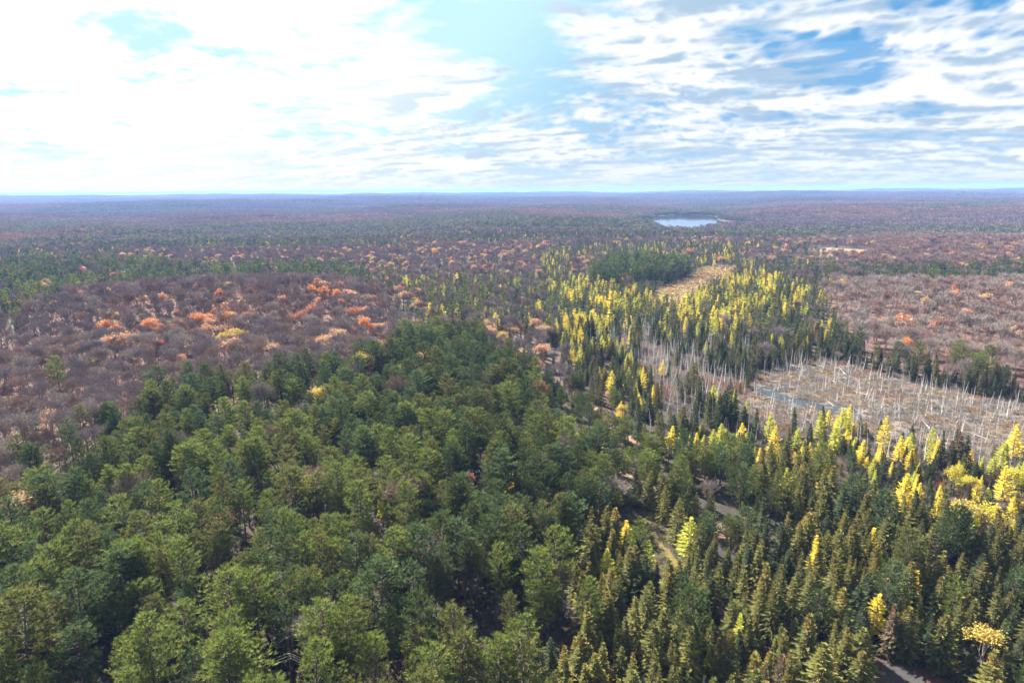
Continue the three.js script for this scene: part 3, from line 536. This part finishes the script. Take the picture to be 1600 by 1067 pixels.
// ---------------------------------------------------------------- forest beyond: squares of canopy, each a few dozen to a hundred crowns
function patch(seed, kind) {
  const r = rng(seed), g = new Geo(), S = 46;
  for (let x = -S / 2; x < S / 2; x += 5.6) for (let z = -S / 2; z < S / 2; z += 5.6) {
    const px = x + r() * 5.6, pz = z + r() * 5.6, con = kind === 'conifer' ? r() < 0.8 : r() < 0.24, s0 = 0.72 + r() * 0.56, w = (r() - 0.5) * 0.2, odd = !con && r() < 0.13;
    const s = con ? (kind === 'conifer' ? [s0, s0, s0] : [0.2 * s0, 0.36 * s0, 0.22 * s0]) : kind === 'conifer' ? [s0 * 3.4, s0 * 1.9, s0 * 2.4] : odd ? [s0 * 1.7, s0 * 1.4, s0 * 0.9] : [s0 * (1 + w), s0, s0 * (1 - w)];
    const h = con ? 9 + r() * 7 : 11 + r() * 5, R = con ? 1.9 + r() : 3 + r() * 1.4, n = con ? 16 : 22;
    for (let i = 0; i < n; i++) {
      const a = r() * 6.28, t = r();
      if (con) { const y = h * (0.1 + 0.8 * t), rr = R * (1 - t) * 0.8; g.blade(V(px + Math.cos(a) * rr * 0.4, y, pz + Math.sin(a) * rr * 0.4), V(Math.cos(a), 0.5 + r() * 0.8, Math.sin(a)).normalize(), 1.9 + r(), 1.3, r, s); }
      else { const e = Math.acos(1 - t * 1.25), o = V(Math.sin(e) * Math.cos(a) * R, h - R * 0.8 + Math.cos(e) * R * 0.8, Math.sin(e) * Math.sin(a) * R), d = V(Math.sin(e) * Math.cos(a), Math.cos(e) * 0.9 + 0.2, Math.sin(e) * Math.sin(a)).normalize(); o.x += px; o.z += pz; const k = 0.8 + r() * 0.4; g.leaf(o, d, 1.5 + r() * 0.7, r, s.map((v) => v * k)); }
    }
  }
  return g.build();
}
{
  const kinds = { hardwood: [patch(801, 'hardwood'), patch(802, 'hardwood'), patch(803, 'hardwood')], conifer: [patch(811, 'conifer'), patch(812, 'conifer')] }, r = rng(8), put = {};
  const rings = [[1300, 4600, 38, 1, 1], [4600, 12500, 60, 1.6, 1.2]];
  for (const [r0, r1, cell, sc, sy] of rings) for (let gz = -r1; gz < -600; gz += cell) for (let gx = -r1 * 0.8; gx < r1 * 0.8; gx += cell) {
    const x = gx + r() * cell * 0.5, z = gz + r() * cell * 0.5, d = Math.hypot(x, z), a = r(), b = r(), c2 = r();
    if (d < r0 || d > r1 || Math.abs(x) > -z * 1.0 + 60) continue;
    if (sc === 1 && [[0, 0], [13, 0], [-13, 0], [0, 13], [0, -13]].some(([i, j]) => lakeR(x + i, z + j) < 0.99)) continue;
    const n = fbm(x / 700 + 2, z / 420 + 6, 4), con = n > 0.51 + 0.05 * (a - 0.5) || (sc === 1 && lakeR(x, z) < 1.5 && a < 0.5);
    const g = con ? 'conifer' : 'hardwood', key = g + Math.floor(b * kinds[g].length);
    const v = 0.85 + 0.3 * c2, hue = fbm(x / 500 + 70, z / 500, 3) + (a - 0.5) * 0.2;
    const col = con ? [0.045 * v, 0.075 * v, 0.04 * v] : hue < 0.52 ? [0.115 * v, 0.095 * v, 0.112 * v] : hue < 0.62 ? [0.135 * v, 0.102 * v, 0.11 * v] : [0.165 * v, 0.112 * v, 0.1 * v];
    m4.compose(V(x, height(x, z) - 0.5, z), q.setFromAxisAngle(up, Math.floor(a * 4) * Math.PI / 2 + (b - 0.5) * 0.5), V(sc, sy * (0.9 + 0.25 * c2), sc));
    (put[key] ??= { g: kinds[g][Number(key.at(-1))], list: [], con }).list.push([m4.clone(), col]);
  }
  const mats = { true: leafMat(1, 1, 1, 0.2), false: leafMat(1, 1, 1, 0.25) };
  for (const key in put) {
    const { g, list, con } = put[key], im = new THREE.InstancedMesh(g, mats[con], list.length), c = new THREE.Color();
    list.forEach(([m, k], i) => { im.setMatrixAt(i, m); im.setColorAt(i, c.setRGB(...k)); });
    im.name = numbered(con ? 'distant_conifer_forest' : 'distant_hardwood_forest'); tag(im, con ? 'far dark green conifer forest running to the horizon' : 'far mauve and russet hardwood forest running to the horizon', 'forest', undefined, 'stuff'); im.castShadow = im.receiveShadow = true; scene.add(im);
  }
}

// ---------------------------------------------------------------- low growth: sedge and brush of the bog, undergrowth of the woods
function tuft(seed, n, H, spread, w) { const r = rng(seed), g = new Geo(); for (let i = 0; i < n; i++) { const a = r() * 6.28, d = V(Math.cos(a) * spread * r(), 1, Math.sin(a) * spread * r()).normalize(); g.blade(V((r() - 0.5) * 0.5, 0, (r() - 0.5) * 0.5), d, H * (0.5 + r() * 0.6), w, r, shadeOf(r, 0.4)); } return g.build(); }
function scatter(name, label, geos, mat, box, n, seed, accept, colOf, sizeOf, yOf) {
  const r = rng(seed), lists = geos.map(() => []);
  for (let i = 0; i < n; i++) { const x = lerp(box[0], box[2], r()), z = lerp(box[1], box[3], r()), a = r(), b = r(), s = sizeOf(r()); if (!accept(x, z)) continue; m4.compose(V(x, yOf(x, z), z), q.setFromAxisAngle(up, a * 6.28), V(s, s * (0.8 + b * 0.4), s)); lists[Math.floor(b * geos.length)].push([m4.clone(), colOf(x, z, a)]); }
  geos.forEach((g, k) => { const im = new THREE.InstancedMesh(g, mat, lists[k].length), c = new THREE.Color(); lists[k].forEach(([m, v], i) => { im.setMatrixAt(i, m); im.setColorAt(i, c.setRGB(...v)); }); im.name = numbered(name); tag(im, label, name.split('_').at(-1), undefined, 'stuff'); im.castShadow = im.receiveShadow = true; scene.add(im); });
}
const lowMat = leafMat(1, 1, 1, 0.3);
scatter('bog_sedge', 'pale straw sedge and brush covering the bog hummocks', [tuft(31, 16, 0.8, 0.9, 0.09), tuft(32, 14, 0.6, 1.2, 0.11)], lowMat, [80, -356, 268, -186], 34000, 61,
  (x, z) => edgeDist(P.bog, x, z) > -6 && poolDepth(x, z) < 0.42 && fbm(x / 5, z / 5, 3) > 0.4, (x, z, a) => { const n = fbm(x / 11 + 7, z / 11, 3); return n > 0.68 ? [0.26, 0.16 + 0.04 * a, 0.07] : n < 0.5 ? [0.2, 0.175, 0.16] : [0.3, 0.255, 0.22]; }, (t) => 0.7 + t * 0.9, bogY);
scatter('bog_brush', 'russet and grey low brush among the snags round the bog', [tuft(33, 26, 1.6, 0.9, 0.08), tuft(34, 24, 1.3, 1.2, 0.1)], lowMat, [40, -450, 262, -150], 60000, 62,
  (x, z) => inPoly(P.fringe, x, z) || inPoly(P.tamE, x, z) || (edgeDist(P.bog, x, z) > -6 && poolDepth(x, z) < 0.35 && fbm(x / 7 + 4, z / 7, 3) > 0.42), (x, z, a) => { const n = fbm(x / 13 + 3, z / 13, 3); return n > 0.6 ? [0.26, 0.14, 0.09] : n < 0.5 ? [0.22, 0.195, 0.18] : [0.30, 0.24, 0.2]; }, (t) => 0.7 + t * 1.1, (x, z) => height(x, z));
scatter('forest_undergrowth', 'low brown and green undergrowth between the trees', [tuft(35, 22, 1.2, 1.3, 0.14), tuft(36, 20, 0.9, 1.6, 0.16)], lowMat, [-320, -560, 130, -90], 60000, 63,
  (x, z) => { const k = zoneAt(x, z); return (k === Z.hill || k === Z.leftMix || k === Z.pine || k === Z.pineEdge || k === Z.plantation) && Math.abs(x) < -z * 0.95 + 30; }, (x, z, a) => { const k = inPoly(P.hillWood, x, z); return k ? (a < 0.6 ? [0.3, 0.13, 0.09] : [0.24, 0.17, 0.14]) : a < 0.35 ? [0.3, 0.13, 0.06] : a < 0.7 ? [0.08, 0.09, 0.035] : [0.16, 0.11, 0.07]; }, (t) => 0.5 + t * 0.8, (x, z) => height(x, z));
scatter('clearing_grass', 'yellowing grass and weeds in the shaded clearing', [tuft(41, 14, 0.55, 1.2, 0.08), tuft(42, 12, 0.7, 0.9, 0.07)], lowMat, [14, -300, 66, -135], 16000, 65,
  (x, z) => (inPoly(P.clearing, x, z) || inPoly(P.site, x, z) || (distLine(trailMain, x, z) < 4 && z < -200) || distLine(trailSide, x, z) < 4) && distLine(trailMain, x, z) > 0.8 && distLine(trailSide, x, z) > 1 && fbm(x / 4, z / 4, 2) > 0.38, (x, z, a) => a < 0.5 ? [0.1, 0.11, 0.03] : a < 0.8 ? [0.2, 0.15, 0.05] : [0.17, 0.09, 0.05], (t) => 0.6 + t * 0.8, (x, z) => height(x, z));
scatter('meadow_grass', 'tawny dry grass of the open meadow', [tuft(37, 18, 1.0, 0.9, 0.16), tuft(38, 18, 0.8, 1.1, 0.18)], lowMat, [90, -800, 480, -480], 26000, 64,
  (x, z) => inPoly(P.meadow, x, z), (x, z, a) => { const n = fbm(x / 30 + 3, z / 12, 3); return n > 0.44 ? [0.40, 0.30, 0.13] : [0.28, 0.17, 0.08]; }, (t) => 1 + t, (x, z) => height(x, z));

// ---------------------------------------------------------------- made things: power pole with wires, brush pile
{
  const wood = std(0.12, 0.105, 0.09), glass = std(0.4, 0.42, 0.42, { roughness: 0.3 }), wireM = std(0.16, 0.16, 0.16, { roughness: 0.5 });
  const spots = [[-40, -106], [-92, -78], [6, -84]], tops = [];
  spots.forEach(([x, z], i) => {
    const o = new THREE.Group(); o.name = numbered('utility_pole'); o.position.set(x, height(x, z), z); o.rotation.y = 0.45;
    const g = new THREE.CylinderGeometry(0.11, 0.16, 10.4, 10); g.translate(0, 5, 0); const post = new THREE.Mesh(g, wood); post.name = 'post'; o.add(post);
    const arm = new THREE.Mesh(new THREE.BoxGeometry(0.1, 0.12, 1.8), wood); arm.name = 'crossarm'; arm.position.set(0.16, 9.5, 0); o.add(arm);
    for (const s of [-0.8, 0, 0.8]) { const ins = new THREE.Mesh(new THREE.LatheGeometry([[0, 0], [0.05, 0], [0.07, 0.05], [0.04, 0.09], [0.06, 0.13], [0.02, 0.18], [0, 0.18]].map((p) => new THREE.Vector2(...p)), 8), glass); ins.name = 'insulator'; ins.position.set(0.16, 9.56, s); o.add(ins); }
    tag(o, ['weathered grey utility pole with crossarm in a gap between pines', 'weathered utility pole at the far end of the wires beyond the huge pine', 'weathered utility pole at the end of the wires below the spruces'][i], 'utility pole');
    shadows(o); scene.add(o); o.updateMatrixWorld(true);
    tops.push([-0.8, 0, 0.8].map((s) => o.localToWorld(V(0.16, 9.74, s))));
  });
  for (const [a, b] of [[0, 1], [0, 2]]) for (let k = 0; k < 3; k++) {
    const A = tops[a][k], B = tops[b][k], pts = []; for (let i = 0; i <= 12; i++) { const t = i / 12, p = A.clone().lerp(B, t); p.y -= 4 * t * (1 - t) * 1.1; pts.push(p); }
    const w = new THREE.Mesh(new THREE.TubeGeometry(new THREE.CatmullRomCurve3(pts), 24, 0.018, 4), wireM); w.name = numbered('power_wire');
    tag(w, b === 1 ? 'thin power wire running from the pole towards the huge pine' : 'thin power wire running from the pole below the spruces', 'wire', b === 1 ? 'wires towards the huge pine' : 'wires below the spruces'); shadows(w); scene.add(w);
  }
  const r = rng(12), g = new Geo(); for (let i = 0; i < 46; i++) { const a = r() * 6.28, o = V((r() - 0.5) * 3.4, 0.1 + r() * 0.7, (r() - 0.5) * 2.6), d = V(Math.cos(a), (r() - 0.5) * 0.35, Math.sin(a)).normalize(); g.tube(o.clone().addScaledVector(d, -0.8 - r()), o.clone().addScaledVector(d, 0.8 + r()), 0.05 + r() * 0.06, 0.03, 5, [1, 1, 1]); }
  const pile = new THREE.Mesh(g.build(), std(0.34, 0.29, 0.27)); pile.name = 'brush_pile'; pile.position.set(56, height(56, -168) + 0.1, -168); tag(pile, 'grey pile of cut branches on the bare soil patch', 'brush pile'); shadows(pile); scene.add(pile);
}
console.log('plants', plants.length, 'things', chosen.size);
renderer.render(scene, camera);
